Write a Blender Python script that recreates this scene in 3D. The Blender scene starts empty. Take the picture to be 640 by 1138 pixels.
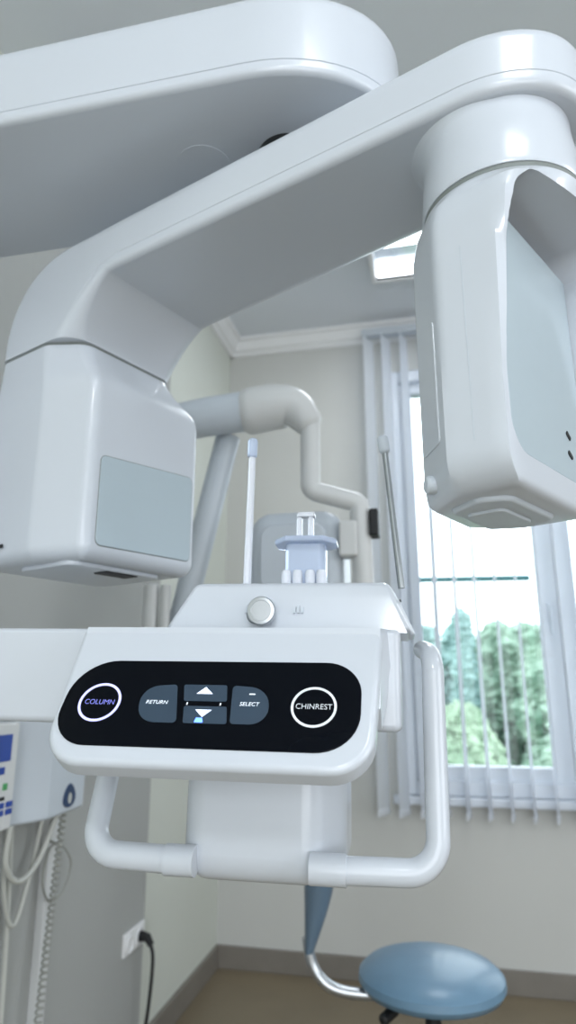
import bpy, bmesh, math, random
from mathutils import Matrix, Vector
random.seed(7)
SC = bpy.context.scene
COL = SC.collection
R = math.radians
PI = math.pi

# ------------------------------------------------------------------ materials
def lin(c):
    return tuple(((x/255)/12.92 if x/255 <= .04045 else ((x/255+.055)/1.055)**2.4) for x in c) + (1.0,)

def mat(name, rgb, rough=.5, metal=0.0, coat=0.0, var=.04, vscale=6.0, bump=0.0, bscale=200.0,
        trans=0.0, ior=1.45, emit=None, estr=0.0, sub=0.0, spec=.5, alpha=1.0):
    m = bpy.data.materials.new(name); m.use_nodes = True
    nt = m.node_tree; n = nt.nodes; b = n['Principled BSDF']
    tc = n.new('ShaderNodeTexCoord')
    nz = n.new('ShaderNodeTexNoise'); nz.inputs['Scale'].default_value = vscale; nz.inputs['Detail'].default_value = 4
    nt.links.new(tc.outputs['Object'], nz.inputs['Vector'])
    rp = n.new('ShaderNodeValToRGB')
    c = lin(rgb)
    rp.color_ramp.elements[0].position = .3; rp.color_ramp.elements[1].position = .7
    rp.color_ramp.elements[0].color = tuple(x*(1-var) for x in c[:3])+(1,)
    rp.color_ramp.elements[1].color = tuple(min(1, x*(1+var)) for x in c[:3])+(1,)
    nt.links.new(nz.outputs['Fac'], rp.inputs['Fac'])
    nt.links.new(rp.outputs['Color'], b.inputs['Base Color'])
    b.inputs['Roughness'].default_value = rough
    b.inputs['Metallic'].default_value = metal
    b.inputs['Coat Weight'].default_value = coat
    b.inputs['Coat Roughness'].default_value = .08
    b.inputs['Transmission Weight'].default_value = trans
    b.inputs['IOR'].default_value = ior
    b.inputs['Specular IOR Level'].default_value = spec
    b.inputs['Alpha'].default_value = alpha
    if emit:
        b.inputs['Emission Color'].default_value = lin(emit); b.inputs['Emission Strength'].default_value = estr
    if bump:
        bz = n.new('ShaderNodeTexNoise'); bz.inputs['Scale'].default_value = bscale; bz.inputs['Detail'].default_value = 3
        nt.links.new(tc.outputs['Object'], bz.inputs['Vector'])
        bp = n.new('ShaderNodeBump'); bp.inputs['Strength'].default_value = bump; bp.inputs['Distance'].default_value = .002
        nt.links.new(bz.outputs['Fac'], bp.inputs['Height']); nt.links.new(bp.outputs['Normal'], b.inputs['Normal'])
    return m

M = {}
M['white'] = mat('white_gloss_plastic', (193, 199, 207), .28, coat=.4, var=.01)
M['pale'] = mat('pale_grey_window', (172, 186, 194), .22, coat=.3, var=.01)
M['groove'] = mat('groove_grey', (120, 126, 124), .6)
M['dark'] = mat('dark_gap', (22, 24, 26), .5)
M['glass_black'] = mat('black_touch_glass', (5, 8, 15), .1, var=.1, spec=.12)
M['key_blue'] = mat('slate_key', (44, 60, 76), .4, var=.05, emit=(50, 72, 92), estr=.12)
M['print_white'] = mat('white_print', (225, 232, 240), .4, emit=(225, 235, 245), estr=.55)
M['print_grey'] = mat('pale_print', (205, 212, 218), .4, emit=(215, 222, 228), estr=.3)
M['lit_blue'] = mat('lit_blue_ring', (180, 180, 240), .4, emit=(196, 200, 250), estr=.75)
M['lit_text'] = mat('lit_blue_text', (120, 125, 210), .4, emit=(128, 134, 222), estr=.6)
M['lit_arrow'] = mat('lit_arrow', (220, 230, 255), .4, emit=(225, 235, 255), estr=1.2)
M['lit_led'] = mat('blue_led', (90, 130, 255), .4, emit=(90, 130, 255), estr=3.0)
M['steel'] = mat('brushed_steel', (190, 194, 198), .28, metal=.9, var=.06, vscale=40)
M['steel_dull'] = mat('dull_steel', (150, 155, 158), .35, metal=.8)
M['clear'] = mat('clear_plastic', (214, 226, 246), .15, trans=.5, var=.01, ior=1.2)
M['clear_white'] = mat('clear_white', (240, 244, 252), .15, trans=.35, var=.01, ior=1.35)
M['enamel'] = mat('cream_enamel', (204, 206, 206), .35, var=.015)
M['enamel_grey'] = mat('grey_enamel', (190, 198, 206), .35, var=.02)
M['wallpaint'] = mat('wall_paint', (200, 201, 198), .85, var=.015, vscale=3, bump=.05, bscale=120)
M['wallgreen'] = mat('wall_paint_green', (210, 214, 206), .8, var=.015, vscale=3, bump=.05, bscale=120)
M['wallshade'] = mat('wall_paint_shaded', (168, 170, 168), .8, var=.015, vscale=3, bump=.05, bscale=120)
M['ceiling'] = mat('ceiling_paint', (216, 221, 227), .9, var=.01, vscale=2)
M['cornice'] = mat('cornice_white', (232, 233, 234), .6, var=.01)
M['baseb'] = mat('taupe_baseboard', (126, 121, 114), .5, var=.06, vscale=9)
M['pvc'] = mat('window_pvc', (222, 228, 236), .35, var=.01)
M['vane'] = mat('blind_fabric', (240, 243, 246), .8, var=.02, vscale=30, bump=.1, bscale=400, trans=0.0)
M['vinyl'] = mat('blue_grey_vinyl', (104, 136, 160), .36, var=.04, vscale=20, coat=.12)
M['vinyl_dark'] = mat('dark_blue_grey', (96, 116, 134), .4, var=.04)
M['black'] = mat('black_rubber', (20, 21, 23), .5)
M['blue'] = mat('royal_blue_key', (22, 62, 150), .4)
M['navy'] = mat('navy_badge', (20, 52, 92), .35)
M['green'] = mat('green_mark', (70, 150, 90), .4)
M['cable'] = mat('grey_cable', (188, 190, 184), .5)
M['cable_dark'] = mat('dark_cable', (150, 152, 146), .5)
M['bark'] = mat('bark', (96, 82, 66), .9, var=.2, vscale=14)
M['bar'] = mat('teal_black_bar', (10, 66, 70), .5)
M['lamp'] = mat('lamp_diffuser', (255, 255, 255), .5, emit=(240, 247, 255), estr=7.0)
M['reflector'] = mat('lamp_reflector', (220, 226, 232), .2, metal=.6)

def vane_material():
    m = M['vane']; nt = m.node_tree; n = nt.nodes; b = n['Principled BSDF']; out = n['Material Output']
    tr = n.new('ShaderNodeBsdfTranslucent'); tr.inputs['Color'].default_value = lin((246, 248, 252))
    mx = n.new('ShaderNodeMixShader'); mx.inputs[0].default_value = .8
    nt.links.new(b.outputs[0], mx.inputs[1]); nt.links.new(tr.outputs[0], mx.inputs[2]); nt.links.new(mx.outputs[0], out.inputs[0])
vane_material()

def glass_material():
    m = bpy.data.materials.new('window_glass'); m.use_nodes = True
    nt = m.node_tree; n = nt.nodes
    for x in list(n):
        if x.type != 'OUTPUT_MATERIAL': n.remove(x)
    o = [x for x in n if x.type == 'OUTPUT_MATERIAL'][0]
    t = n.new('ShaderNodeBsdfTransparent'); t.inputs[0].default_value = (.93, .97, .98, 1)
    g = n.new('ShaderNodeBsdfGlossy'); g.inputs['Roughness'].default_value = .02
    f = n.new('ShaderNodeFresnel'); f.inputs[0].default_value = 1.3
    mx = n.new('ShaderNodeMixShader')
    nt.links.new(f.outputs[0], mx.inputs[0]); nt.links.new(t.outputs[0], mx.inputs[1]); nt.links.new(g.outputs[0], mx.inputs[2])
    nt.links.new(mx.outputs[0], o.inputs[0])
    return m
M['glass'] = glass_material()

def floor_material():
    m = mat('linoleum', (126, 114, 94), .42, var=.1, vscale=3.5, bump=.04, bscale=60)
    return m
M['floor'] = floor_material()

def leaf_mat(name, a, b):
    m = mat(name, a, .7, var=.1)
    rp = [x for x in m.node_tree.nodes if x.type == 'VALTORGB'][0]
    nz = [x for x in m.node_tree.nodes if x.type == 'TEX_NOISE'][0]
    nz.inputs['Scale'].default_value = 3.0
    rp.color_ramp.elements[0].color = lin(a); rp.color_ramp.elements[1].color = lin(b)
    return m
M['leaf1'] = leaf_mat('leaves_green', (88, 118, 100), (140, 164, 146))
M['leaf2'] = leaf_mat('leaves_blue_green', (88, 118, 116), (136, 164, 160))
M['leaf3'] = leaf_mat('leaves_yellow_green', (100, 124, 100), (148, 168, 144))

# ------------------------------------------------------------------ mesh helpers
# the room and what stands in it is laid out at 1:1.1 around the eye point, then everything is lifted so the floor is z = 0
LIFT, KROOM, EYE = .115, 1.1, 1.15
BG = True
def place(v):
    v = Vector(v)
    if BG: v = Vector((v.x*KROOM, v.y*KROOM, EYE+(v.z-EYE)*KROOM))
    return v+Vector((0, 0, LIFT))
class MB:
    def __init__(s): s.v = []; s.f = []
    def add(s, vs, fs):
        o = len(s.v); s.v += [tuple(v) for v in vs]; s.f += [tuple(i+o for i in f) for f in fs]
    def loft(s, rings, cap0=True, cap1=True, closed=True):
        n = len(rings[0]); vs = [p for r in rings for p in r]; fs = []
        for i in range(len(rings)-1):
            for j in range(n if closed else n-1):
                k = (j+1) % n
                fs.append((i*n+j, i*n+k, (i+1)*n+k, (i+1)*n+j))
        if cap0: fs.append(tuple(range(n-1, -1, -1)))
        if cap1: fs.append(tuple((len(rings)-1)*n+j for j in range(n)))
        s.add(vs, fs); return s
    def tf(s, fn):
        s.v = [tuple(fn(*v)) for v in s.v]; return s
    def build(s, name, m, parent=None, at=None, sharp=38, merge=1e-5, wn=True):
        """links ONE mesh object; vertices are given in room coordinates"""
        base = place(at) if at is not None else Vector((0, 0, 0))
        if parent is not None and at is None: base = wloc(parent)
        me = bpy.data.meshes.new(name)
        me.from_pydata([place(v)-base for v in s.v], [], s.f)
        bm = bmesh.new(); bm.from_mesh(me)
        bmesh.ops.remove_doubles(bm, verts=bm.verts, dist=merge)
        bmesh.ops.dissolve_degenerate(bm, dist=1e-6, edges=bm.edges)
        bmesh.ops.recalc_face_normals(bm, faces=bm.faces)
        for f in bm.faces: f.smooth = True
        for e in bm.edges:
            if len(e.link_faces) == 2 and e.calc_face_angle(0) > R(sharp): e.smooth = False
        bm.to_mesh(me); bm.free()
        o = bpy.data.objects.new(name, me); COL.objects.link(o)
        me.materials.append(m)
        if parent is not None:
            o.parent = parent; o.location = base - wloc(parent)
        else: o.location = base
        if wn:
            w = o.modifiers.new('wn', 'WEIGHTED_NORMAL'); w.keep_sharp = True
        return o

def wloc(o):
    v = Vector(o.location)
    while o.parent is not None: o = o.parent; v += Vector(o.location)
    return v

def thing(name, label, cat, loc, group=None):
    o = bpy.data.objects.new(name, None); COL.objects.link(o); o.location = place(loc)
    o.empty_display_size = .05
    o['label'] = label; o['category'] = cat
    if group: o['group'] = group
    return o
def tag(o, label, cat, group=None, kind=None):
    if label: o['label'] = label
    if cat: o['category'] = cat
    if group: o['group'] = group
    if kind: o['kind'] = kind
    return o
def struct(o): o['kind'] = 'structure'; return o

def rpoly(pts, rad, n=6):
    """polygon with rounded corners, n+1 points each"""
    out = []; N = len(pts)
    for i in range(N):
        p = Vector(pts[i]); a = Vector(pts[i-1])-p; b = Vector(pts[(i+1) % N])-p
        r = rad[i] if isinstance(rad, (list, tuple)) else rad
        la, lb = a.length, b.length; a.normalize(); b.normalize()
        ang = a.angle(b); d = r/math.tan(ang/2); d = min(d, la*.499, lb*.499); r = d*math.tan(ang/2)
        c = p+(a+b).normalized()*(r/math.sin(ang/2))
        s = p+a*d-c; e = p+b*d-c
        t0 = math.atan2(s.y, s.x); t1 = math.atan2(e.y, e.x); dt = (t1-t0+PI) % (2*PI)-PI
        for k in range(n+1):
            t = t0+dt*k/n; out.append((c.x+r*math.cos(t), c.y+r*math.sin(t)))
    return out
def rrect(x0, y0, x1, y1, r, n=6): return rpoly([(x0, y0), (x1, y0), (x1, y1), (x0, y1)], r, n)
def inset(poly, d):
    N = len(poly); out = []
    A = sum(poly[i][0]*poly[(i+1) % N][1]-poly[(i+1) % N][0]*poly[i][1] for i in range(N)); sg = 1 if A > 0 else -1
    for i in range(N):
        e1 = None; j = i-1
        while True:
            e1 = Vector(poly[i])-Vector(poly[j])
            if e1.length > 1e-7: break
            j -= 1
        j = (i+1) % N
        while True:
            e2 = Vector(poly[j])-Vector(poly[i])
            if e2.length > 1e-7: break
            j = (j+1) % N
        n1 = Vector((-e1.y, e1.x)).normalized(); n2 = Vector((-e2.y, e2.x)).normalized()
        nn = n1+n2
        k = nn.length_squared
        nn = nn*(2/k) if k > .3 else n1
        out.append((poly[i][0]+sg*nn.x*d, poly[i][1]+sg*nn.y*d))
    return out
def levels(z0, z1, r0, r1, n=5, notch=()):
    L = []
    if r0 > 0:
        for k in range(n+1):
            t = PI/2*k/n; L.append((z0+r0*(1-math.sin(t)) if False else z0+r0-r0*math.cos(t), r0-r0*math.sin(t)))
    else: L.append((z0, 0))
    for (z, d) in notch: L += [(z-.0012, 0), (z-.0005, d), (z+.0005, d), (z+.0012, 0)]
    if r1 > 0:
        for k in range(n+1):
            t = PI/2*k/n; L.append((z1-r1+r1*math.sin(t), r1-r1*math.cos(t)))
    else: L.append((z1, 0))
    return L
def slab(poly, z0, z1, r0=.004, r1=.004, n=5, notch=()):
    m = MB(); m.loft([[(x, y, z) for x, y in inset(poly, d)] for z, d in levels(z0, z1, r0, r1, n, notch)]); return m
def box(x0, y0, z0, x1, y1, z1, r=.003, rc=None):
    return slab(rrect(x0, y0, x1, y1, rc if rc else max(r, 1e-4), 4), z0, z1, r, r, 3)
def plainbox(x0, y0, z0, x1, y1, z1):
    m = MB(); m.add([(x0,y0,z0),(x1,y0,z0),(x1,y1,z0),(x0,y1,z0),(x0,y0,z1),(x1,y0,z1),(x1,y1,z1),(x0,y1,z1)],
                    [(0,3,2,1),(4,5,6,7),(0,1,5,4),(1,2,6,5),(2,3,7,6),(3,0,4,7)]); return m
def lathe(prof, c=(0, 0, 0), n=40, cap=True):
    m = MB()
    m.loft([[(c[0]+r*math.cos(2*PI*k/n), c[1]+r*math.sin(2*PI*k/n), c[2]+z) for k in range(n)] for r, z in prof], cap, cap); return m
def catmull(pts, per=8):
    P = [Vector(p) for p in pts]; P = [P[0]*2-P[1]]+P+[P[-1]*2-P[-2]]; out = []
    for i in range(1, len(P)-2):
        for k in range(per):
            t = k/per
            out.append(.5*((2*P[i])+(P[i+1]-P[i-1])*t+(2*P[i-1]-5*P[i]+4*P[i+1]-P[i+2])*t*t+(3*P[i]-P[i-1]-3*P[i+1]+P[i+2])*t**3))
    out.append(P[-2]); return out
def fillet_path(pts, r, n=8):
    P = [Vector(p) for p in pts]; out = [P[0]]
    for i in range(1, len(P)-1):
        a = (P[i-1]-P[i]); b = (P[i+1]-P[i]); la, lb = a.length, b.length; a.normalize(); b.normalize()
        rr = r[i-1] if isinstance(r, (list, tuple)) else r
        ang = a.angle(b); d = min(rr/math.tan(ang/2), la*.49, lb*.49); rr = d*math.tan(ang/2)
        c = P[i]+(a+b).normalized()*(rr/math.sin(ang/2)); s = P[i]+a*d-c; e = P[i]+b*d-c
        tot = s.angle(e); ax = s.cross(e).normalized()
        for k in range(n+1): out.append(c+Matrix.Rotation(tot*k/n, 3, ax) @ s)
    out.append(P[-1]); return out
def tube(path, rad, n=20, round_end=False, flat=None):
    P = [Vector(p) for p in path]; m = MB(); rings = []
    t0 = (P[1]-P[0]).normalized(); up = Vector((0, 0, 1)) if abs(t0.z) < .9 else Vector((0, 1, 0))
    nrm = (up-t0*up.dot(t0)).normalized()
    for i, p in enumerate(P):
        t = ((P[min(i+1, len(P)-1)]-P[max(i-1, 0)])).normalized()
        nrm = (nrm-t*nrm.dot(t)).normalized(); bn = t.cross(nrm)
        r = rad(i/(len(P)-1)) if callable(rad) else rad
        rings.append([p+nrm*r*math.cos(2*PI*k/n)+bn*r*math.sin(2*PI*k/n) for k in range(n)])
        if round_end and i in (0, len(P)-1):
            ex = []
            for q in range(1, 5):
                a = PI/2*q/5; d = t*(1 if i else -1)*r*math.sin(a)*.7
                ex.append([p+d+(nrm*math.cos(2*PI*k/n)+bn*math.sin(2*PI*k/n))*r*math.cos(a) for k in range(n)])
            if i == 0: rings = ex[::-1]+rings
            else: rings += ex
    m.loft(rings); return m
def ring2d(ro, ri, h0, h1, n=64):
    m = MB(); c = [(math.cos(2*PI*k/n), math.sin(2*PI*k/n)) for k in range(n)]
    m.loft([[(x*ri, y*ri, h0) for x, y in c], [(x*ro, y*ro, h0) for x, y in c], [(x*ro, y*ro, h1) for x, y in c], [(x*ri, y*ri, h1) for x, y in c], [(x*ri, y*ri, h0) for x, y in c]], False, False)
    return m
def text(s, size, h=.0006, squash=1.0, shear=0.0):
    cu = bpy.data.curves.new('t', 'FONT'); cu.body = s; cu.size = size; cu.align_x = 'CENTER'; cu.align_y = 'CENTER'; cu.extrude = h/2
    cu.shear = shear; cu.offset = -size*.012
    o = bpy.data.objects.new('t', cu); COL.objects.link(o); bpy.context.view_layer.update()
    dg = bpy.context.evaluated_depsgraph_get(); me = bpy.data.meshes.new_from_object(o.evaluated_get(dg))
    m = MB(); m.add([(v.co.x*squash, v.co.y, v.co.z) for v in me.vertices], [tuple(p.vertices) for p in me.polygons])
    bpy.data.objects.remove(o); bpy.data.meshes.remove(me); bpy.data.curves.remove(cu); return m

# ------------------------------------------------------------------ camera
cam = bpy.data.cameras.new('camera'); co = bpy.data.objects.new('camera', cam); COL.objects.link(co)
co.location = (0, 0, EYE+LIFT); co.rotation_euler = (R(90)+math.atan(192/734), 0, R(12.4))
cam.sensor_fit = 'VERTICAL'; cam.sensor_height = 36; cam.sensor_width = 36; cam.lens = 734/1138*36
cam.clip_start = .05; cam.clip_end = 200
cam.dof.use_dof = True; cam.dof.focus_distance = .70; cam.dof.aperture_fstop = 4.2
SC.camera = co

# ------------------------------------------------------------------ room shell
LX, BY, CZ, RX, FY = -.98, 3.04, 2.90, 3.2, -2.6
T = .12
fl = plainbox(LX-T-.14, FY-T, -.1, RX+T, BY+T, 0); struct(fl.build('floor', M['floor'], at=(0, 0, 0)))
ce = plainbox(LX-T-.14, FY-T, CZ, RX+T, BY+T, CZ+.1); struct(ce.build('ceiling', M['ceiling'], at=(0, 0, CZ)))
WX0, WX1, WZ0, WZ1 = -.17, 1.62, .70, 2.655
bw = MB()
WT = .3
for b in ((LX-T, BY, 0, WX0, BY+WT, CZ), (WX1, BY, 0, RX+T, BY+WT, CZ), (WX0, BY, 0, WX1, BY+WT, WZ0), (WX0, BY, WZ1, WX1, BY+WT, CZ)):
    p = plainbox(*b); bw.add(p.v, p.f)
struct(bw.build('wall_back', M['wallpaint'], at=(0, BY, 0)))
wl = plainbox(LX-T-.14, 1.30, 0, LX, BY, CZ)
for b in ((LX-T-.14, FY-T, 0, LX-.14, 1.12, CZ), (LX-T-.14, 1.12, 2.3, LX-.14, 1.30, CZ), (LX-T-.14, 1.12, 0, LX, 1.30, 2.3)):
    q = plainbox(*b); wl.add(q.v, q.f)
struct(wl.build('wall_left', M['wallgreen'], at=(LX, 0, 0)))
rw = MB()  # unseen opening in this wall is added to let in side light
for b in ((RX, FY-T, 0, RX+T, -1.6, CZ), (RX, .6, 0, RX+T, BY, CZ), (RX, -1.6, 0, RX+T, .6, .8), (RX, -1.6, 2.5, RX+T, .6, CZ)):
    p = plainbox(*b); rw.add(p.v, p.f)
struct(rw.build('wall_right', M['wallpaint'], at=(RX, 0, 0)))
fw_ = MB()  # unseen wide opening added to brighten camera-facing faces and undersides
for b in ((LX-.14, FY-T, 0, -.3, FY, CZ), (2.3, FY-T, 0, RX, FY, CZ), (-.3, FY-T, 0, 2.3, FY, .25), (-.3, FY-T, 2.2, 2.3, FY, CZ)):
    p = plainbox(*b); fw_.add(p.v, p.f)
struct(fw_.build('wall_front', M['wallpaint'], at=(0, FY, 0)))
# pier on the left wall nearer the camera; shade put into its grey colour
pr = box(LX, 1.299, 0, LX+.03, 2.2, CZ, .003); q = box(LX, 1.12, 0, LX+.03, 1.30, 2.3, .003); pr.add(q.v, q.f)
struct(pr.build('wall_left_pier', M['wallshade'], at=(LX, 1, 0)))
# baseboards and cornices
struct(box(LX, BY-.016, 0, RX, BY, .085, .003).build('baseboard_back', M['baseb'], at=(1, BY, 0)))
struct(box(LX, 2.201, 0, LX+.016, BY-.016, .085, .003).build('baseboard_left', M['baseb'], at=(LX, 2.6, 0)))
def cornice(name, f, L0, L1):
    prof = [(0, 0), (.018, .0), (.022, .014), (.04, .022), (.052, .05), (.058, .06), (.075, .066), (.075, .08), (0, .08)]
    m = MB(); m.loft([[f(L, d, CZ-.08+h) for d, h in prof] for L in (L0, L1)]); return struct(m.build(name, M['cornice'], sharp=25, wn=False))
cornice('trim_1', lambda L, d, z: (L, BY-d, z), LX, RX)
cornice('trim_2', lambda L, d, z: (LX+d, L, z), 2.2, BY)

# ------------------------------------------------------------------ window
win = bpy.data.objects.new('window_1', None); COL.objects.link(win); win.location = place((.7, BY+.12, WZ0)); struct(win)
def frame_rect(x0, z0, x1, z1, w, y0, y1, r=.006):
    m = MB()
    for b in ((x0, y0, z0, x0+w, y1, z1), (x1-w, y0, z0, x1, y1, z1), (x0+w, y0, z0, x1-w, y1, z0+w), (x0+w, y0, z1-w, x1-w, y1, z1)):
        q = box(*b, r); m.add(q.v, q.f)
    return m
fy = BY+.05
frame_rect(WX0, WZ0, WX1, WZ1, .06, BY+.001, fy+.07).build('window_frame', M['pvc'], win)
s1 = frame_rect(WX0+.04, WZ0+.04, .53, WZ1-.04, .075, fy-.015, fy+.05).build('sash', M['pvc'], win)
s2 = frame_rect(.533, WZ0+.04, WX1-.04, WZ1-.04, .075, fy-.015, fy+.05).build('sash', M['pvc'], win)
plainbox(WX0+.11, fy+.015, WZ0+.11, .46, fy+.022, WZ1-.11).build('pane', M['glass'], s1)
plainbox(.605, fy+.015, WZ0+.11, WX1-.11, fy+.022, WZ1-.11).build('pane', M['glass'], s2)
box(WX0-.04, BY-.03, WZ0-.035, WX1+.04, fy, WZ0, .006).build('window_sill', M['pvc'], win)
hd = box(.482, fy-.03, 1.42, .508, fy-.015, 1.50, .003)
hh = box(.488, fy-.055, 1.36, .502, fy-.032, 1.48, .004); hd.add(hh.v, hh.f)
hd.build('window_handle', M['pvc'], win)

# vertical blind
bl = thing('vertical_blind', 'white vertical blind with turned fabric vanes hanging over the window', 'blind', (.65, BY-.09, 2.84))
box(-.275, BY-.115, 2.808, 1.72, BY-.065, 2.842, .004).build('head_rail', M['enamel_grey'], bl)
vane_proto = None
nv = 22
for i in range(nv):
    x = -.245+i*.0845; cy = BY-.09
    rot = R((62, 64, 68, 76)[i]) if i < 4 else R(78+.8*math.sin(i*2.3))
    if vane_proto is None:
        m = MB(); n = 6; hw = .0445; x0 = x; rings = []
        for z in (.655, 2.80):
            front = [((k/n-.5)*2*hw, .004*(1-((k/n-.5)*2)**2)) for k in range(n+1)]
            rings.append([(px+x, py+cy, z) for px, py in [(px, py+.0005) for px, py in front]+[(px, py-.0005) for px, py in front[::-1]]])
        m.loft(rings)
        vane_proto = v = m.build('vane', M['vane'], bl, at=(x, cy, 1.7), sharp=60)
        wt_proto = box(x-.0445, cy-.004, .63, x+.0445, cy+.004, .656, .002).build('bottom_weight', M['vane'], vane_proto, wn=False)
    else:
        v = vane_proto.copy(); COL.objects.link(v); v.parent = bl
        w = wt_proto.copy(); COL.objects.link(w); w.parent = v
        v.location = Vector(vane_proto.location)+Vector((i*.0845*KROOM, 0, 0))
    v.rotation_euler = (0, 0, rot)

# ------------------------------------------------------------------ ceiling lamps
def lamp(name, label, x, y, w, d, bars):
    t = thing(name, label, 'ceiling light', (x, y, CZ-.05), 'louvred ceiling lights')
    fr = MB()
    h0, h1 = CZ-.055, CZ
    for b in ((x-w/2, y-d/2, h0, x+w/2, y-d/2+.02, h1), (x-w/2, y+d/2-.02, h0, x+w/2, y+d/2, h1), (x-w/2, y-d/2+.02, h0, x-w/2+.02, y+d/2-.02, h1), (x+w/2-.02, y-d/2+.02, h0, x+w/2, y+d/2-.02, h1)):
        q = box(*b, .003); fr.add(q.v, q.f)
    fr.build('frame', M['cornice'], t)
    plainbox(x-w/2+.02, y-d/2+.02, CZ-.012, x+w/2-.02, y+d/2-.02, CZ-.004).build('reflector', M['reflector'], t)
    for k in range(bars):
        yy = y+d/2-.045-k*.2
        box(x-w/2+.025, yy-.02, CZ-.045, x+w/2-.025, yy+.02, CZ-.02, .006).build('tube_diffuser', M['lamp'], t)
    lv = MB()
    for k in range(1, 6):
        xx = x-w/2+w*k/6; q = plainbox(xx-.002, y-d/2+.02, CZ-.052, xx+.002, y+d/2-.02, CZ-.014); lv.add(q.v, q.f)
    lv.build('louvre', M['reflector'], t, wn=False)
    return t
lamp('ceiling_light', 'bright ceiling light glimpsed between rotating arm and right head', .125, 2.255, .62, .62, 3)
lamp('ceiling_light', 'louvred ceiling light behind the camera over the middle of the room', .5, -.4, .62, .62, 3)
lamp('ceiling_light', 'louvred ceiling light near the right wall of the room', 2.1, .9, .62, .62, 3)
lamp('ceiling_light', 'louvred ceiling light behind the camera near the front wall', .3, -1.9, .62, .62, 3)

# ------------------------------------------------------------------ panoramic x-ray machine
BG = False
FZ, WL = -LIFT, LX*KROOM   # floor level and left wall, in the machine's layout
MC = thing('panoramic_xray_machine', 'large white panoramic dental x-ray machine with overhead arms, two heads and black control panel', 'x-ray machine', (-.93, .78, FZ))
# column standing against the left wall
box(-1.03, .68, FZ+.03, -.85, .88, 2.30, .015, .03).build('column', M['white'], MC)
box(-1.028, .52, FZ, -.64, 1.04, FZ+.035, .01, .05).build('floor_plate', M['white'], MC)
# upper arm
ua = [(-.95, .645), (-.14, .645)]
ua = [(-1.0, .645)]
for k in range(25):
    t = -PI/2+PI*k/24; ua.append((-.20+.192*math.cos(t), .78+.135*math.sin(t)))
ua.append((-1.0, .915))
m = slab(ua, 1.902, 2.045, .009, .03, 6, notch=[(1.9205, .0012)])
up = m.build('upper_arm', M['white'], MC)
m = lathe([(.040, 1.9012), (.040, 1.9035)], (-.30, .78, 0), 40); m.build('cover_disc', M['white'], up)
m = lathe([(.045, 1.834), (.045, 1.906)], (-.174, .791, 0), 48); m.build('bearing', M['dark'], up)  # dark colour paints in the shadow of the gap between the arms

# gantry local frame: u along the rotating arm, w away from the camera
GA = R(-22.7); GO = (-.174, .791)
GU = (math.cos(GA), math.sin(GA)); GW = (-math.sin(GA), math.cos(GA))
def G(u, w, z): return (GO[0]+GU[0]*u+GW[0]*w, GO[1]+GU[1]*u+GW[1]*w, z)
# rotating arm: slab with a rounded right end, bending down at the left
HW = .114; Z0, Z1 = 1.75, 1.838; RB, RT, RFAR = .009, .024, .030; UC, RA_, RB_ = .276, .122, .093; US = -.235
def dip(r, z): return 0 if z >= r else r-math.sqrt(max(0, r*r-(r-z)**2))
hs = sorted(set([RB*(1-math.cos(PI/2*k/5)) for k in range(6)]+[.0125, .016, .0178, .0186, .0194, .0202, .024, .030]))
lev3 = []      # height above the underside, near-side inset, far-side inset
for h in hs:
    nd = .0009 if h in (.0186, .0194) else 0
    lev3.append((h, dip(RB, h)+nd, dip(RFAR, h)))
for k in range(7):
    t = PI/2*k/6; d = RT-RT*math.cos(t); lev3.append((Z1-Z0-RT+RT*math.sin(t), d, d))
m = MB(); rings = []
for h, dn, df in lev3:
    z = Z0+h; ring = [G(US, -(HW-dn), z)]
    for k in range(41):
        t = -PI/2+PI*k/40; q = min(1, max(0, t/(PI/2))); d = dn+(df-dn)*q*q*(3-2*q)
        ring.append(G(UC+(RA_-d)*math.cos(t), (RB_-d)*math.sin(t), z))
    ring.append(G(US, HW-df, z)); rings.append(ring)
m.loft(rings, False, False, closed=False)
m.add(rings[0], [tuple(range(len(rings[0])))[::-1]]); m.add(rings[-1], [tuple(range(len(rings[-1])))])
# elbow
SZ = 1.672   # seam height at the left head
def elbow_ring(I, Oo, rb, fade):
    d2 = Vector(Oo)-Vector(I); L = d2.length; d2.normalize(); near = []; far = []
    H = Z1-Z0
    for h, dn, df in lev3:
        if h < .031:
            g = h*(1-fade)+fade*(h/.030*max(.030, rb))
            near.append((g, dip(rb, g)+(dn-dip(RB, h))*(1-fade))); far.append((g, df))
        else:
            g = L-(H-h); near.append((g, dn)); far.append((g, df))
    return [G(I[0]+d2.x*g, -(HW-d), I[1]+d2.y*g) for g, d in near]+[G(I[0]+d2.x*g, HW-d, I[1]+d2.y*g) for g, d in far[::-1]]
er = [elbow_ring((US, Z0), (US, Z1), RB, 0)]
NS = 20
for k in range(NS+1):
    t = k/NS; th = t*PI/2; c_, s_ = max(0, math.cos(th)), math.sin(th)
    I = (-.252-.078*s_**1.6, SZ+(Z0-SZ)*c_**1.6)
    Oo = (-.345-.170*s_**.82, SZ+(Z1-SZ)*c_**.82)
    er.append(elbow_ring(I, Oo, RB+(.042-RB)*t**2.2, t**1.5))
m.loft(er, False, True)
# neck over the right head, flaring into the underside on its inner side
NC = G(.299, -.012, 0)
rr_ = []
for r, z, fl_, w0 in [(.078, 1.7505, .022, .0), (.078, 1.746, .016, -.001), (.0785, 1.738, .010, -.003), (.0795, 1.728, .006, -.005), (.081, 1.714, .003, -.007), (.0845, 1.69, 0, -.011), (.086, 1.656, 0, -.013), (.085, 1.651, 0, -.013)]:
    ring = []
    for k in range(72):
        a_ = 2*PI*k/72; w_ = max(0, -math.cos(a_-.25))**1.2
        ring.append(G(.299+(r+fl_*w_)*math.cos(a_), w0+(r+fl_*w_)*math.sin(a_), z))
    rr_.append(ring)
m.loft(rr_)
ra = m.build('rotating_arm', M['white'], MC, sharp=40)

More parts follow.
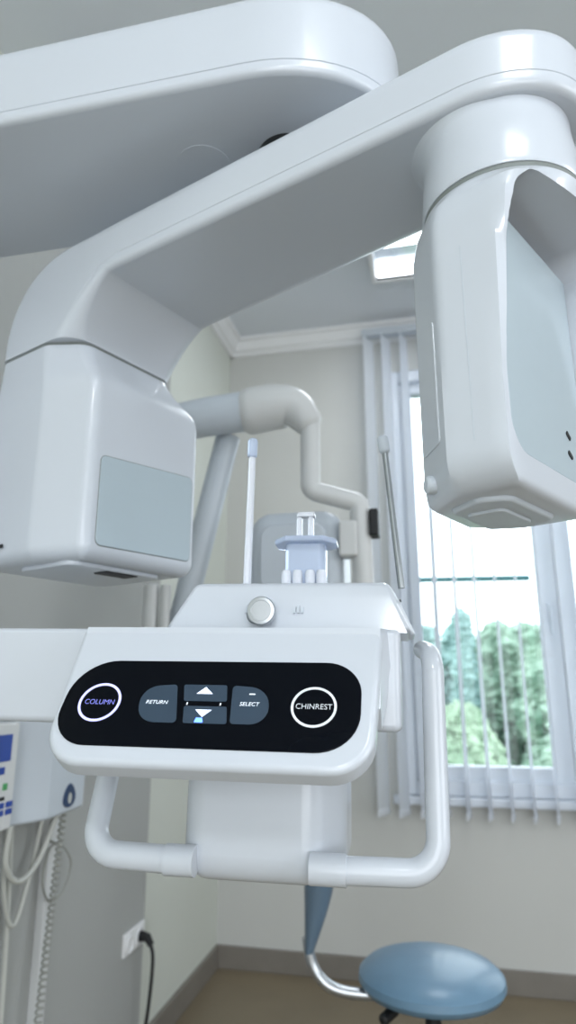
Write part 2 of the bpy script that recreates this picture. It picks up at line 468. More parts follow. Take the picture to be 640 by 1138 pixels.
# left head (detector housing)
pA = [(-.512, -.122), (-.366, -.122), (-.28, -.093), (-.28, .135), (-.512, .135)]
pN = [(-.513, -.113), (-.385, -.113), (-.330, -.078), (-.330, .113), (-.513, .113)]
rA = [.03, .035, .02, .02, .03]; rN = [.022, .03, .03, .03, .022]
def lerp2(a, b, t): return [(p[0]+(q[0]-p[0])*t, p[1]+(q[1]-p[1])*t) for p, q in zip(a, b)]
oN = rpoly(pN, rN, 6); oA = rpoly(pA, rA, 6)
m = MB(); rings = [[G(u, w, SZ-.0005) for u, w in inset(oN, .004)], [G(u, w, SZ-.004) for u, w in inset(oN, .0035)]]
rings.append([G(u, w, SZ-.0045) for u, w in inset(oN, .0008)])
zs = [(0, SZ-.006), (.04, SZ-.012), (.3, SZ-.035), (.62, SZ-.055), (.85, SZ-.07), (.96, SZ-.082), (1, SZ-.098)]
for t, z in zs: rings.append([G(u, w, z) for u, w in lerp2(oN, oA, t)])
ZB = 1.320
bot = levels(ZB, ZB+.05, .022, 0, 6)
for z, d in bot[::-1][1:]: rings.append([G(u, w, z) for u, w in inset(oA, d)])
m.loft(rings)
dh = m.build('detector_head', M['white'], MC, sharp=42)
# dark gap ring at the seam
m = MB(); m.loft([[G(u, w, SZ-.0042) for u, w in inset(oN, .0022)], [G(u, w, SZ+.0004) for u, w in inset(oN, .0022)]]); m.build('seam_gap', M['groove'], dh)
def gplate(poly, u, th, r, name, material, parent):
    q = slab(poly, 0, th, 0, r, 3); q.tf(lambda a, b, c: G(u+c, a, b)); return q.build(name, material, parent)
wp = rpoly([(-.0745, 1.334), (.1165, 1.350), (.1165, 1.486), (-.0745, 1.470)], .009, 5)
wp = rpoly([(-.074, 1.341), (.116, 1.345), (.116, 1.487), (-.074, 1.474)], .009, 5)
gplate(inset(wp, -.0012), -.2805, .0011, .0005, 'window_rim', M['groove'], dh)
gplate(wp, -.2805, .0020, .0008, 'sensor_window', M['pale'], dh)
q = plainbox(-.470, -.1262, 1.345, -.425, -.1245, 1.350); q.tf(G); q.build('vent_slot', M['dark'], dh)
q = slab(rrect(-.44, -.09, -.31, .09, .02, 5), ZB-.006, ZB+.001, .003, 0, 3); q.tf(G); bp_ = q.build('bottom_cover', M['white'], dh)
q = plainbox(-.345, -.02, ZB-.0075, -.315, .04, ZB-.0055); q.tf(G); q.build('bottom_slot', M['dark'], dh)

# right head (tube head), own frame: p along its outer face, q inwards
F0 = (.0639, .5465); f0 = (.5015, .8652); n0 = (.8652, -.5015)
def Hd(p, q, z): return (F0[0]+f0[0]*p-n0[0]*q, F0[1]+f0[1]*p-n0[1]*q, z)
rel = (NC[0]-F0[0], NC[1]-F0[1])
cp, cq = rel[0]*f0[0]+rel[1]*f0[1], -(rel[0]*n0[0]+rel[1]*n0[1])
TZ = 1.648
NPT = 96
def resample(poly, N, start):
    # resample by angle around the polygon centre so every ring has the same order
    cx = sum(p[0] for p in poly)/len(poly); cy = sum(p[1] for p in poly)/len(poly); out = []
    for k in range(N):
        a = start+2*PI*k/N; d = (math.cos(a), math.sin(a)); best = None
        for i in range(len(poly)):
            x1, y1 = poly[i][0]-cx, poly[i][1]-cy; x2, y2 = poly[(i+1) % len(poly)][0]-cx, poly[(i+1) % len(poly)][1]-cy
            ex, ey = x2-x1, y2-y1; den = d[0]*ey-d[1]*ex
            if abs(den) < 1e-12: continue
            t = (x1*ey-y1*ex)/den; s = (x1*d[1]-y1*d[0])/den
            if t > 0 and -1e-6 <= s <= 1+1e-6 and (best is None or t > best): best = t
        out.append((cx+d[0]*best, cy+d[1]*best))
    return out
PW = .226
def hsec(q0, q1, grow, rs):
    pts = [(.014-grow, q0), (.014-grow, .060), (.059-grow, .112), (.175, .120), (PW, .070), (PW, q1)]
    return resample(rpoly(pts, rs, 8), NPT, 0)
hb = hsec(0, 0, 0, [.006, .004, .012, .03, .02, .012])
h1 = hsec(-.010, -.016, 0, [.007, .004, .012, .03, .02, .012])
h2 = hsec(-.020, -.044, -.001, [.009, .006, .014, .03, .02, .03])
h3 = hsec(-.034, -.070, -.006, [.03, .03, .04, .04, .04, .05])
hc = [(cp+.0855*math.cos(2*PI*k/NPT), cq+.0855*math.sin(2*PI*k/NPT)) for k in range(NPT)]
ZHB = 1.318
m = MB(); rings = [[Hd(p, q, TZ) for p, q in inset(hc, .004)], [Hd(p, q, TZ-.003) for p, q in hc]]
def mix(a, b, z0, z1, n, ease):
    for k in range(1, n+1): rings.append([Hd(p, q, z0+(z1-z0)*k/n) for p, q in lerp2(a, b, ease(k/n))])
mix(hc, h3, TZ-.003, TZ-.026, 4, lambda t: t)
mix(h3, h2, TZ-.026, TZ-.050, 4, lambda t: t)
mix(h2, h1, TZ-.050, TZ-.095, 4, lambda t: t)
mix(h1, hb, TZ-.095, 1.42, 4, lambda t: t); rings.append([Hd(p, q, ZHB+.035) for p, q in hb])
for k in range(11):
    h = .034*(1-k/10)**1.6
    dp, dq = dip(.034, h), dip(.008, h)
    rings.append([Hd(p+(PW/2-p)/(PW/2)*dp, q+(.06-q)/.06*dq, ZHB+h) for p, q in hb])
m.loft(rings)
th_ = m.build('tube_head', M['white'], MC, sharp=42, wn=False)
m = MB(); m.loft([[Hd(p, q, TZ-.002) for p, q in inset(hc, .0008)], [Hd(p, q, TZ+.0035) for p, q in inset(hc, .0008)]]); m.build('seam_gap', M['groove'], th_)
def boolean_cut(o, cut):
    c = cut.build('cut', M['white'], at=o.location*0, wn=False); c.location = (0, 0, 0)
    for v in c.data.vertices: v.co += place((0, 0, 0))
    md = o.modifiers.new('b', 'BOOLEAN'); md.operation = 'DIFFERENCE'; md.solver = 'EXACT'; md.object = c
    bpy.context.view_layer.update()
    dg = bpy.context.evaluated_depsgraph_get(); me = bpy.data.meshes.new_from_object(o.evaluated_get(dg))
    o.modifiers.clear(); old = o.data; o.data = me; bpy.data.meshes.remove(old); bpy.data.objects.remove(c)
    bm = bmesh.new(); bm.from_mesh(me)
    for f in bm.faces: f.smooth = True
    for e in bm.edges: e.smooth = not (len(e.link_faces) == 2 and e.calc_face_angle(0) > R(32))
    bm.to_mesh(me); bm.free()
# seat of the outer panel, then the arched recess above it
ZP = 1.600
arch = rpoly([(.0235, 1.349), (.2090, 1.349), (.2090, ZP), (.0235, ZP)], [.03, .03, .0005, .0005], 10)
c1 = MB(); c1.loft([[Hd(p, q, z) for p, z in arch] for q in (-.15, .005)]); boolean_cut(th_, c1)
def arch2(q):
    rise = max(0, q+.005)*1.1; sh = .15*max(0, q)
    zl = ZP-.03+rise*.6
    return rpoly([(.0236+sh, zl), (.2088-sh, zl), (.2088-sh, 1.628-sh*1.2), (.0236+sh, 1.628-sh*1.2)], [.002, .002, .02, .05], 12)
c2 = MB(); c2.loft([[Hd(p, q, z) for p, z in arch2(q)] for q in (-.15, 0, .012, .025, .038, .05)]); boolean_cut(th_, c2)
def hplate(poly, q0, th, r, name, material, parent, **kw):
    s = slab(poly, 0, th, 0, r, 3); s.tf(lambda a, b, c: Hd(a, q0-c, b)); return s.build(name, material, parent, **kw)
op = rpoly([(.0240, 1.3495), (.2085, 1.3495), (.2085, ZP), (.0240, ZP)], [.030, .030, .003, .003], 8)
opn = hplate(op, .007, .0062, .0015, 'outer_panel', M['pale'], th_)
for zc in (1.400, 1.379):
    s = slab(rpoly([(.157, zc-.001), (.167, zc-.006), (.170, zc-.002), (.160, zc+.004)], .0018, 3), 0, .001, 0, 0, 2)
    s.tf(lambda a, b, c: Hd(a, .0009-c, b)); s.build('indicator_slot', M['dark'], th_)
s = plainbox(.12, .046, 1.602, .19, .052, 1.6055); s.tf(lambda a, b, c: Hd(a, b, c+(a-.12)*.12)); s.build('recess_slot', M['dark'], th_)
# inner side strip, bolt, bottom pieces
chd = Vector((.045, .052)).normalized(); chn = Vector((-chd.y, chd.x))
def Cf(a, b, c):  # a along the chamfer, b height, c outwards
    return Hd(.014+chd.x*a+chn.x*c, .060+chd.y*a+chn.y*c, b)
s = slab(rrect(.014, 1.37, .062, 1.50, .006, 5), 0, .0018, 0, .001, 3); s.tf(lambda a, b, c: Cf(a, b, c-.0006)); s.build('side_cover', M['white'], th_)
s = lathe([(.009, -.004), (.009, .004), (.007, .006), (.002, .0065)], (0, 0, 0), 24); s.tf(lambda a, b, c: Cf(.045+a, 1.338+b, c)); s.build('bolt', M['enamel_grey'], th_)
s = slab(rpoly([(.060, .022), (.048, .05), (.07, .090), (.160, .095), (.18, .06), (.165, .022)], .015, 5), ZHB-.005, ZHB+.002, .004, 0, 4); s.tf(Hd); s.build('bottom_cover', M['enamel_grey'], th_)
s = slab(rrect(.08, .04, .15, .08, .008, 5), ZHB-.008, ZHB-.004, .0015, 0, 3); s.tf(Hd); s.build('collimator_plate', M['enamel_grey'], th_)
# parting line on the near side
s = plainbox(.0136, .0315, 1.36, .015, .0323, 1.56); s.tf(Hd); s.build('parting_line', M['enamel_grey'], th_)

# chinrest and control panel assembly (slightly turned and sagging)
PV = Vector((-.22, .66, 1.15)); RA = Matrix.Rotation(R(3), 3, 'Z') @ Matrix.Rotation(R(1), 3, 'Y')
def A(x, y, z): return tuple(PV+RA @ Vector((x, y, z)))
PT = R(35)
def Pn(x, s, h): # control panel face: x across, s up the face, h out of it
    return A(x, s*math.sin(PT)-h*math.cos(PT), s*math.cos(PT)+h*math.sin(PT))
# support beam from the column
s = slab(rrect(-.64, .07, .186, .20, .010, 4), -.046, .0615, .008, .006, 4); s.tf(A)
s.build('support_beam', M['white'], MC)
# control panel body
def panel_out(): return rpoly([(-.159, -.0895), (.159, -.0895), (.168, .0735), (-.168, .0735)], [.042, .042, .004, .004], 8)
cpn = MB(); po = panel_out()
lv = levels(-.026, 0, .004, .007, 5)
cpn.loft([[Pn(x, s_, h) for x, s_ in inset(po, d)] for h, d in lv])
# wedge behind the panel, reaching the beam
s = MB()
prof = [(.040, .0605), (.125, .0640), (.125, .03), (.085, .022), (.06, -.02), (.03, -.04), (.012, -.02)]
s.loft([[A(x*(1+max(0, y-.04)*1.3), y, z) for y, z in prof] for x in (-.163, .165)])
cpn.add(s.v, s.f)
cpan = cpn.build('control_panel', M['white'], MC, sharp=36)
gl = rpoly([(-.157, -.0712), (.147, -.0712), (.1475, .0285), (-.1545, .0275)], [.038, .042, .036, .046], 10)
s = slab(gl, -.002, .0012, 0, .0008, 3); s.tf(Pn); tg = s.build('touch_glass', M['glass_black'], cpan)
def pput(mb, name, material, x, s_, h=.0012):
    mb.tf(lambda a, b, c: Pn(x+a, s_+b, h+c)); return mb.build(name, material, cpan, wn=False)
def key(pts, r, name):
    q = slab(rpoly(pts, r, 6), 0, .0007, 0, .0003, 2); q.tf(lambda a, b, c: Pn(a, b, .0012+c)); return q.build(name, M['key_blue'], cpan)
key([(-.0305, -.0452), (-.0395, -.0015), (-.0760, -.0050), (-.0720, -.0452)], [.004, .004, .022, .020], 'return_key')
key([(-.0285, -.0205), (-.0325, -.0015), (.0125, -.0015), (.0155, -.0205)], .002, 'up_key')
key([(-.0240, -.0452), (-.0272, -.0262), (.0165, -.0262), (.0195, -.0452)], .002, 'down_key')
key([(.0225, -.0448), (.0185, -.0015), (.0560, -.0045), (.0600, -.0448)], [.004, .004, .022, .020], 'select_key')
pput(ring2d(.0222, .0196, 0, .0006), 'column_button', M['lit_blue'], -.1165, -.0240)
pput(text('COLUMN', .0082, squash=.92), 'column_lettering', M['lit_text'], -.1165, -.0240)
pput(ring2d(.0222, .0198, 0, .0006), 'chinrest_button', M['print_grey'], .1020, -.0240)
pput(text('CHINREST', .0084, squash=.92), 'chinrest_lettering', M['print_grey'], .1020, -.0238)
pput(text('RETURN', .0060, squash=1.0, shear=.15), 'return_lettering', M['print_white'], -.0560, -.0232, .0021)
pput(text('SELECT', .0060, squash=1.0, shear=.15), 'select_lettering', M['print_white'], .0385, -.0232, .0021)
def tri(w, h, s): 
    q = MB(); q.loft([[(-w/2, -h/2*s, z), (w/2, -h/2*s, z), (0, h/2*s, z)] for z in (0, .0004)]); return q
pput(tri(.0165, .0078, 1), 'up_arrow', M['lit_arrow'], -.0085, -.0085, .0021)
pput(tri(.0165, .0078, -1), 'down_arrow', M['lit_arrow'], -.0060, -.0345, .0021)
pput(slab(rpoly([(-.0045, -.0025), (.0045, -.0025), (.0030, .0025), (-.0030, .0025)], .0006, 2), 0, .0004, 0, 0), 'indicator_light', M['lit_led'], -.0085, -.0420, .0021)
pput(plainbox(-.003, -.0006, 0, .003, .0006, .0004), 'select_mark', M['print_white'], .0400, -.0118, .0021)
for x in (-.0245, .0095): pput(plainbox(-.0006, -.0013, 0, .0006, .0013, .0004), 'tick_mark', M['print_white'], x, -.0235)

# chinrest deck
m = MB()
def deck_ring(y, z, x0, x1, zl): 
    return None
prof = []   # (y, z) profile front to back; x limits shrink with height
front = [(.098, .060), (.1005, .070), (.108, .100), (.1115, .1145), (.1165, .1195), (.125, .1215), (.175, .1228), (.235, .121), (.243, .116), (.246, .105), (.248, .060)]
def xlim(z): 
    t = max(0, (z-.060)/.0615); return -.096+.034*t, .200-.027*t
rows = []
for y, z in front:
    a, b = xlim(z); r = .012 if z > .11 else .004
    xs = [a]+[a+(b-a)*k/12 for k in range(1, 12)]+[b]
    rows.append([A(x, y, z) for x in xs])
m.loft(rows, False, False, closed=False)
m.add([r[0] for r in rows], [tuple(range(len(rows)))]); m.add([r[-1] for r in rows], [tuple(range(len(rows)))])
m.add([rows[0][0], rows[0][-1], rows[-1][-1], rows[-1][0]], [(0, 1, 2, 3)])
deck = m.build('chinrest_deck', M['white'], MC, sharp=50)
bv = deck.modifiers.new('bv', 'BEVEL'); bv.width = .006; bv.segments = 4; bv.limit_method = 'ANGLE'; bv.angle_limit = R(50)
deck.modifiers.move(1, 0)
# side wing on the right of the deck
s = slab(rpoly([(.10, .058), (.20, .058), (.19, .085), (.165, .1165), (.125, .1165), (.108, .095)], .006, 4), 0, .007, .002, .003, 3)
s.tf(lambda a, b, c: A(.1965-(b-.058)*.46+c, a, b)); wing = s.build('side_wing', M['white'], deck)
q = box(0, .104, .097, .0014, .112, .0995, .0004); q.tf(lambda a, b, c: A(.2045-(c-.058)*.46+a, b+.004, c)); q.build('wing_screw', M['dark'], deck)
# printed marks beside the knob
for x0 in (.004, .062):
    mk = MB()
    for k in range(3):
        q = plainbox(x0+.0045*k, .1035, .083, x0+.0045*k+.003, .1055, .090+.002*(k % 2)); mk.add(q.v, q.f)
    mk.tf(lambda a, b, c: A(a, b-.0025+(c-.086)*.25, c)); mk.build('printed_mark', M['enamel_grey'], deck, wn=False)
# knob
s = lathe([(.008, 0), (.0085, .012), (.0125, .0125), (.0160, .013), (.0165, .015), (.0165, .024), (.0155, .0255), (.012, .0258), (.0115, .0252), (.003, .0252)], (0, 0, 0), 40)
s.tf(lambda a, b, c: A(.0275+a, .106-c, .0835+b)); s.build('adjusting_knob', M['steel'], MC)
s = lathe([(.012, 0), (.012, .006), (.010, .008)], (0, 0, 0), 30); s.tf(lambda a, b, c: A(.018+a, .107-c, .081+b)); s.build('knob_collar', M['steel_dull'], MC)
# bite block
BX, BYY = .0685, .165
bb = MB()
q = slab(rrect(-.026, -.02, .026, .02, .010, 5), .122, .176, .003, .003, 3); bb.add(q.v, q.f)
bb.tf(lambda a, b, c: A(BX+a, BYY+b, c)); bite = bb.build('bite_block', M['clear'], MC)
q = slab(rpoly([(-.040, -.012), (-.024, -.028), (.024, -.028), (.040, -.012), (.040, .014), (.028, .026), (-.028, .026), (-.040, .014)], .003, 3), 0, .0075, .002, .002, 3)
q.tf(lambda a, b, c: A(BX+a, BYY+b, c+.177-abs(a)*.06-b*.05)); q.build('chin_flange', M['clear'], bite)
q = MB()
for xx in (-.0075, .0075): 
    e = slab(rrect(xx-.0035, -.006, xx+.0035, .006, .002, 3), .182, .214, .001, .002, 3); q.add(e.v, e.f)
e = slab(rrect(-.011, -.007, .013, .007, .003, 3), .214, .2205, .001, .002, 3); q.add(e.v, e.f)
q.tf(lambda a, b, c: A(BX-.002+a, BYY+b, c)); q.build('bite_peg', M['clear_white'], bite)
q = MB()
for xx in (-.022, -.008, .008, .022):
    e = lathe([(.0065, .121), (.0065, .136), (.005, .14)], (xx, -.024, 0), 16); q.add(e.v, e.f)
q.tf(lambda a, b, c: A(BX+a, BYY+b, c)); q.build('block_foot', M['clear_white'], bite)
# temple rods
s = tube([A(-.006, .15, .118), A(-.0045, .15, .30)], lambda t: .0052-.0006*t, 16); r1 = s.build('temple_rod', M['clear_white'], MC)
s = tube([A(-.0045, .15, .298), A(-.0042, .15, .318)], .0066, 16, True); s.build('rod_tip', M['clear'], r1)
s = tube([A(.1885, .15, .118), A(.1715, .15, .30)], lambda t: .0042-.0004*t, 16); r2 = s.build('temple_rod', M['steel_dull'], MC)
s = tube([A(.1715, .15, .298), A(.169, .15, .314)], .0072, 16, True); s.build('rod_tip', M['enamel_grey'], r2)
# lower block
lb = rpoly([(-.050, .062), (.094, .062), (.124, .10), (.124, .19), (-.050, .19)], [.028, .03, .03, .02, .02], 6)
s = slab(lb, -.2015, -.03, .03, .004, 7); s.tf(A); blk = s.build('lower_block', M['white'], MC)
def sock(x0, x1, name):
    q = tube([A(x0, .06, -.178), A(x1, .06, -.178)],   .0154, 24); return q.build(name, M['white'], blk)
sock(-.062, -.03, 'handle_socket'); sock(.09, .127, 'handle_socket')
# patient handles
hp = fillet_path([A(-.05, .06, -.178), A(-.146, .06, -.176), A(-.156, .125, -.07), A(-.14, .15, -.03)], [.032, .03], 10)
tube(hp, lambda t: .0138-.002*t, 22).build('patient_handle', M['white'], MC)
hp = fillet_path([A(.115, .06, -.178), A(.2175, .06, -.176), A(.2195, .085, .036), A(.2105, .125, .043)], [.032, .026], 10)
tube(hp, lambda t: .0135-.0030*t, 22, True).build('patient_handle', M['white'], MC)

# ------------------------------------------------------------------ intraoral x-ray unit behind
BG = True
IU = thing('wall_xray_unit', 'cream jointed-arm wall x-ray unit standing out behind the clear bite block', 'x-ray unit', (-.97, 1.38, 1.72))
e0 = (-.95, 1.34, 1.66)
tube([(-.95, 1.36, 1.70), (-.62, 1.39, 1.755), (-.50, 1.40, 1.772), (-.36, 1.41, 1.785)], lambda t: .043+.006*t, 24).build('scissor_arm', M['enamel_grey'], IU)
tube(catmull([(-.40, 1.408, 1.780), (-.34, 1.41, 1.786), (-.295, 1.41, 1.778), (-.262, 1.41, 1.74)], 8), lambda t: .056-.022*t*t, 28, True).build('elbow_joint', M['enamel'], IU)
tube(fillet_path([(-.258, 1.41, 1.765), (-.258, 1.41, 1.575), (-.150, 1.43, 1.545), (-.145, 1.43, 1.33)], [.02, .02], 8), .0225, 22).build('drop_arm', M['enamel'], IU)
tube([(-.475, 1.47, 1.745), (-.56, 1.47, 1.38), (-.60, 1.47, 1.2)], .030, 20).build('folded_arm', M['enamel_grey'], IU)
box(-.98+.03, 1.27, 1.5, -.90, 1.47, 1.8, .01, .02).build('wall_bracket', M['enamel'], IU)
q = slab(rpoly([(-.405, 1.33), (-.19, 1.33), (-.19, 1.535), (-.405, 1.535)], [.03, .03, .05, .05], 8), 0, .17, .03, .03, 5)
q.tf(lambda a, b, c: (a, 1.42+c, b+.0)); ith = q.build('tube_housing', M['enamel_grey'], IU)
q = slab(rpoly([(-.375, 1.35), (-.225, 1.35), (-.225, 1.50), (-.375, 1.50)], .03, 8), 0, .02, .006, .006, 4); q.tf(lambda a, b, c: (a, 1.405+c, b)); q.build('housing_face', M['enamel_grey'], ith)
q = box(-.195, 1.40, 1.42, -.155, 1.45, 1.50, .006); q.build('yoke', M['enamel'], IU)
q = box(-.128, 1.405, 1.465, -.108, 1.455, 1.525, .004); q.build('yoke_knob', M['dark'], IU)

for dx, rr_, zz in ((-.635, .018, 1.375), (-.600, .012, 1.372)):
    lathe([(rr_*.9, 1.20), (rr_, 1.21), (rr_, zz-.004), (rr_*.8, zz)], (dx, 1.42, 0), 20).build('collimator_cone', M['enamel'], IU)
# ------------------------------------------------------------------ control box with keypad on the left wall
CB = thing('xray_control_box', 'pale blue-white wall control box with navy oval badge and blue keys', 'control box', (-.95, 1.45, .85))
q = slab(rpoly([(-.95, 1.33), (-.895, 1.33), (-.852, 1.42), (-.862, 1.60), (-.95, 1.60)], [.004, .02, .02, .015, .004], 5), .862, 1.16, .008, .012, 4)
body = q.build('box_body', M['enamel_grey'], CB)
q = box(-.95, 1.15, .868, -.862, 1.305, 1.075, .005, .008); kp = q.build('keypad', M['enamel'], CB)
def kbtn(y0, z0, y1, z1, m_):
    box(-.864, y0, z0, -.860, y1, z1, .0012).build('key', m_, kp)
kbtn(1.19, 1.000, 1.278, 1.052, M['blue'])
for i in range(3):
    for j in range(2): kbtn(1.222+.028*i, .897+.014*j, 1.243+.028*i, .908+.014*j, M['blue'])
kbtn(1.235, .976, 1.262, .990, M['blue']); kbtn(1.262, .945, 1.276, .958, M['green']); kbtn(1.215, .926, 1.27, .933, M['dark'])
def Bf(a, b, c):
    d = Vector((-.01, .18)).normalized(); return (-.852+d.x*a+d.y*c, 1.42+d.y*a-d.x*c, b)
q = slab([(.094+.028*math.cos(2*PI*k/32)*(1-.3*math.sin(2*PI*k/32)), .900+.026*math.sin(2*PI*k/32)) for k in range(32)], 0, .003, 0, .001, 3); q.tf(lambda a, b, c: Bf(a, b, c-.0005)); bd = q.build('badge', M['navy'], body)
q = slab([(.094+.008*math.cos(2*PI*k/24), .894+.012*math.sin(2*PI*k/24)) for k in range(24)], 0, .001, 0, 0, 3); q.tf(lambda a, b, c: Bf(a, b, c+.0025)); q.build('badge_mark', M['cable'], body)

# cables below the box
def cable(name, pts, r, material, label, per=8):
    o = tube(catmull(pts, per), r, 10).build(name, material, at=pts[0], wn=False); return tag(o, label, 'cable')
cable('cable', [(-.885, 1.335, .866), (-.89, 1.34, .79), (-.895, 1.40, .745), (-.895, 1.47, .77), (-.89, 1.53, .866)], .006, M['cable'], 'pale cable hanging in a shallow loop under the control box')
cable('cable', [(-.905, 1.36, .866), (-.915, 1.38, .73), (-.918, 1.43, .65), (-.918, 1.475, .73), (-.91, 1.50, .866)], .005, M['cable'], 'thin pale cable in a deep V-shaped loop under the control box')
cable('cable', [(-.90, 1.53, .866), (-.915, 1.54, .80), (-.92, 1.61, .77), (-.92, 1.66, .72), (-.92, 1.63, .665), (-.92, 1.57, .66), (-.92, 1.535, .71), (-.925, 1.56, .768), (-.93, 1.60, .778)], .0028, M['cable_dark'], 'thin dark cable curled in a ring beside the duct top')
coil = []
for k in range(640):
    t = k/639; coil.append((-.885-.01*t+.007*math.cos(k*.62), 1.545-.06*t+.007*math.sin(k*.62), .866-.84*t))
o = tube(coil, .0026, 6).build('coiled_cord', M['cable_dark'], at=coil[0], wn=False); tag(o, 'dark coiled cord dropping straight from the control box', 'cord')
cable('cable', [(-.925, 1.40, .866), (-.93, 1.43, .6), (-.935, 1.45, .3), (-.935, 1.45, .02)], .006, M['cable'], 'pale straight cable hanging to the floor left of the coiled cord')
o = box(-.95, 1.565, 0, -.928, 1.605, .86, .003).build('cable_duct', M['enamel'], at=(-.94, 1.585, 0)); tag(o, 'narrow cream vertical cable duct on the grey wall below control box', 'cable duct')

# socket and power cord
so = thing('wall_socket', 'white double wall socket with black plug near the wall edge', 'socket', (-.95, 2.115, .40))
box(-.951, 2.047, .372, -.942, 2.188, .434, .003).build('socket_plate', M['cornice'], so)
for y in (2.08, 2.152):
    q = lathe([(.024, 0), (.024, .004), (.021, .004), (.020, .001), (.003, .001)], (0, 0, 0), 24); q.tf(lambda a, b, c: (-.942+c, y+a, .40+b)); q.build('socket_face', M['cornice'], so)
pc = thing('power_cord', 'black power cord with moulded plug hanging from the wall socket', 'power cord', (-.935, 2.15, .40))
q = tube([(-.940, 2.152, .40), (-.915, 2.15, .398), (-.90, 2.145, .38)], lambda t: .016-.006*t, 14); q.build('plug', M['black'], pc)
tube(catmull([(-.905, 2.148, .388), (-.89, 2.14, .34), (-.89, 2.12, .22), (-.90, 2.10, .1), (-.90, 2.08, .012), (-.88, 1.98, .008)], 8), .0055, 10).build('cord', M['black'], pc)

# ------------------------------------------------------------------ stool
ST = thing('dental_stool', 'blue-grey round stool with curved silver back support arm', 'stool', (-.056, 1.748, 0))
sx, sy = -.052, 1.765
lathe([(.05, .472), (.135, .474), (.158, .483), (.166, .496), (.164, .510), (.148, .524), (.11, .537), (.06, .544), (.004, .546)], (sx, sy, 0), 48).build('seat', M['vinyl'], ST)
lathe([(.028, .09), (.028, .27), (.018, .275), (.018, .474)], (sx, sy, 0), 24).build('gas_column', M['dark'], ST)
for k in range(5):
    a = 2*PI*k/5+.3; e = (sx+.25*math.cos(a), sy+.25*math.sin(a), .07)
    lg = tube([(sx+.02*math.cos(a), sy+.02*math.sin(a), .10), e], lambda t: .02-.007*t, 12).build('leg', M['steel_dull'], ST)
    tube([(e[0]-.012*math.sin(a), e[1]+.012*math.cos(a), .027), (e[0]+.012*math.sin(a), e[1]-.012*math.cos(a), .027)], .027, 16).build('caster', M['black'], lg)
tube([(sx-.08, sy-.09, .465), (sx-.10, sy-.12, .458)], .012, 12, True).build('lever', M['black'], ST)
tube(catmull([(sx-.06, sy-.02, .472), (sx-.15, sy-.04, .470), (sx-.225, sy-.05, .482), (sx-.265, sy-.05, .52), (sx-.28, sy-.05, .58)], 8), .0125, 14).build('support_arm', M['steel'], ST)
bm_ = MB(); rings = []
for k in range(15):
    t = k/14; z = .55+.25*t; hw_ = .010+.030*math.sin(min(1, t*1.1)*PI/2)
    cx = sx-.284+hw_
    rings.append([(cx+hw_*math.cos(a), sy-.05+(.022+.05*t)*math.sin(a), z) for a in [2*PI*j/24 for j in range(24)]])
bm_.loft(rings); bm_.build('back_support', M['vinyl_dark'], ST)

# ------------------------------------------------------------------ outside
GZ = -3.2
struct(plainbox(-40, BY+1.5, GZ-.1, 40, 80, GZ).build('ground', leaf_mat('lawn', (90, 120, 80), (120, 150, 100)), at=(0, 20, GZ)))
def tree(x, y, top, rad, mt, label, conic=False):
    t = thing('tree', label, 'tree', (x, y, GZ), 'trees outside the window')
    tube([(x, y, GZ), (x+.1, y, (GZ+top)/2), (x, y, top-.6)], lambda q: .16-.12*q, 10).build('trunk', M['bark'], t)
    rr = random.Random(int(x*100)+int(y*10)); m = MB()
    H = top-GZ
    for k in range(2200):
        h = rr.random()**.7; z = GZ+H*.12+(H*.88)*h
        pr = rad*((1-h)*.95+.08 if conic else math.sqrt(max(.02, 1-(2*h-1)**2*.92)))
        pr *= .8+.2*math.sin(h*31+x)*math.sin(3*x+h*9)
        a = rr.random()*2*PI; q = pr*math.sqrt(.3+.7*rr.random())
        c = Vector((x+q*math.cos(a), y+q*math.sin(a), z-.1)); s = .05+.09*rr.random()
        vs = [c+Vector((rr.uniform(-.4, .4)+dx, rr.uniform(-.4, .4)+dy, rr.uniform(-.4, .4)+dz))*s for dx, dy, dz in ((1,0,0),(-1,0,0),(0,1,0),(0,-1,0),(0,0,1),(0,0,-1))]
        m.add(vs, [(0,2,4),(2,1,4),(1,3,4),(3,0,4),(2,0,5),(1,2,5),(3,1,5),(0,3,5)])
    m.build('crown', mt, t, wn=False, merge=0)
L = ['leaf1', 'leaf2', 'leaf3']
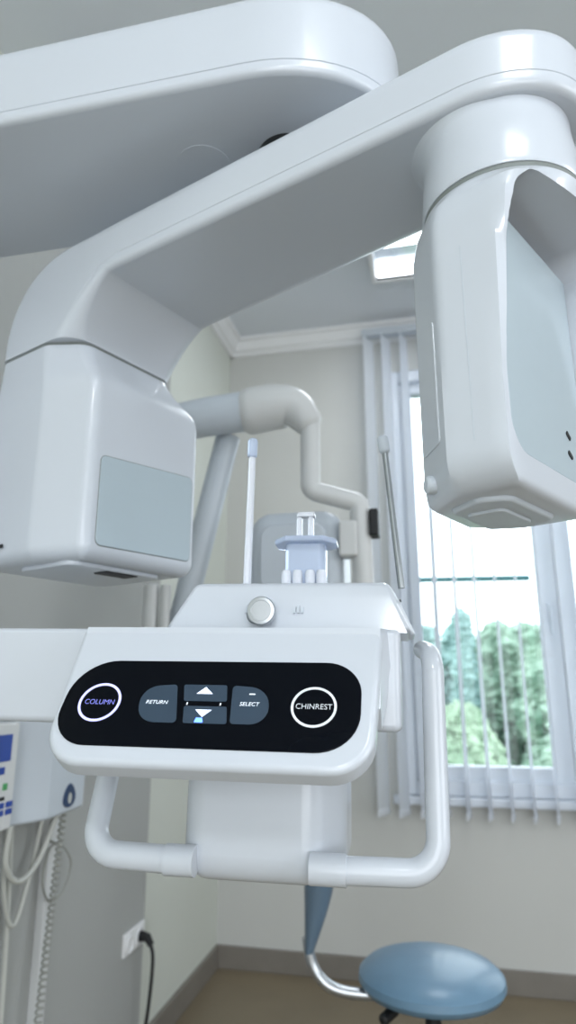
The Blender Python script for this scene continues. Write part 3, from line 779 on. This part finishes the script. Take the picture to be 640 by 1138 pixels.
tl = [(.45, 12.0, 2.42, .60, 1, 'tallest tree seen at the left of the window pane, bluish with a pointed top', True),
      (1.77, 12.0, 2.15, .60, 0, 'green tree right beside the tallest pointed tree outside', False),
      (-.87, 12.0, 2.1, .60, 0, 'green tree left of the tallest pointed tree, by the window frame', False),
      (3.09, 12.0, 2.2, .60, 2, 'yellow-green tree beyond the right window post', False),
      (4.41, 12.0, 2.1, .60, 1, 'blue-green bushy tree outside beyond the yellow-green one', False),
      (5.73, 12.0, 2.2, .60, 0, 'green tree outside at the right end of the row', False),
      (-.2, 13.3, 2.3, .60, 1, 'dim blue-green tree between and behind the two left trees outside', False),
      (1.12, 13.3, 2.35, .60, 0, 'green tree behind the gap beside the tallest pointed tree', False),
      (2.44, 13.3, 2.35, .60, 2, 'pale yellow-green tree in the back row behind the left window post', False),
      (3.76, 13.3, 2.4, .60, 0, 'green tree behind the yellow-green and blue-green trees outside', False),
      (.46, 14.6, 2.45, .60, 1, 'blue-green tree in the farthest row, behind the tallest tree', False),
      (1.78, 14.6, 2.4, .60, 0, 'green tree in the farthest row, right of the tallest tree', False),
      (-.86, 14.6, 2.4, .60, 0, 'green tree in the farthest row, left of the tallest tree', False),
      (3.1, 14.6, 2.5, .60, 1, 'blue-green tree in the farthest row behind the right window post', False),
      (.25, 8.6, .95, .60, 2, 'low pale green tree nearest outside the window', False),
      (1.57, 8.6, 1.0, .60, 0, 'low green tree outside beside the low pale green one', False),
      (2.89, 8.6, .9, .60, 1, 'low blue-green tree outside at the right of the low trees', False)]
for x, y, top, rad, k, lab, cn in tl: tree(x, y, top, rad, M[L[k]], lab, cn)
bo = tube([(-.75, 7.2, 2.25), (.99, 7.2, 2.225)], .034, 10).build('overhead_bar', M['bar'], at=(-.75, 7.2, 2.25))
bp = tube([(-.75, 7.2, GZ), (-.75, 7.2, 2.30)], .05, 12)
pole = bp.build('pole', M['bar'], bo); tag(bo, 'thin dark teal horizontal bar outside the window above the trees', 'bar')

# ------------------------------------------------------------------ lights
w = bpy.data.worlds.new('world'); SC.world = w; w.use_nodes = True
bg = w.node_tree.nodes['Background']; bg.inputs[0].default_value = (.92, .96, 1.0, 1); bg.inputs[1].default_value = 4.5
def area(name, loc, rot, sx_, sy_, power, col=(1, 1, 1)):
    l = bpy.data.lights.new(name, 'AREA'); l.shape = 'RECTANGLE'; l.size = sx_; l.size_y = sy_; l.energy = power; l.color = col
    o = bpy.data.objects.new(name, l); COL.objects.link(o); o.location = place(loc); o.rotation_euler = rot; return o
for x, y, p in ((.5, -.4, 9), (2.1, .9, 8), (.3, -1.9, 34)):
    area('ceiling_lamp_light', (x, y, CZ-.06), (0, 0, 0), .55, .55, p, (.93, .97, 1))
area('ceiling_lamp_light', (.125, 2.255, CZ-.06), (0, 0, 0), .55, .55, 9, (.93, .97, 1))
# sky light portals: the seen window, plus unseen right and front openings added for fill
for loc, rot, a_, b_ in (((.7, BY+.32, 1.68), (R(-90), 0, 0), 1.98, 2.15), ((RX+.13, -.5, 1.65), (0, R(90), 0), 1.87, 2.4), ((1.0, FY-.1, 1.225), (R(90), 0, 0), 2.86, 2.15)):
    p = area('sky_portal', loc, rot, a_, b_, 1); p.data.cycles.is_portal = True

SC.view_settings.view_transform = 'Standard'; SC.view_settings.look = 'None'; SC.view_settings.gamma = 1.0
SC.view_settings.exposure = 0.0; SC.view_settings.use_curve_mapping = False
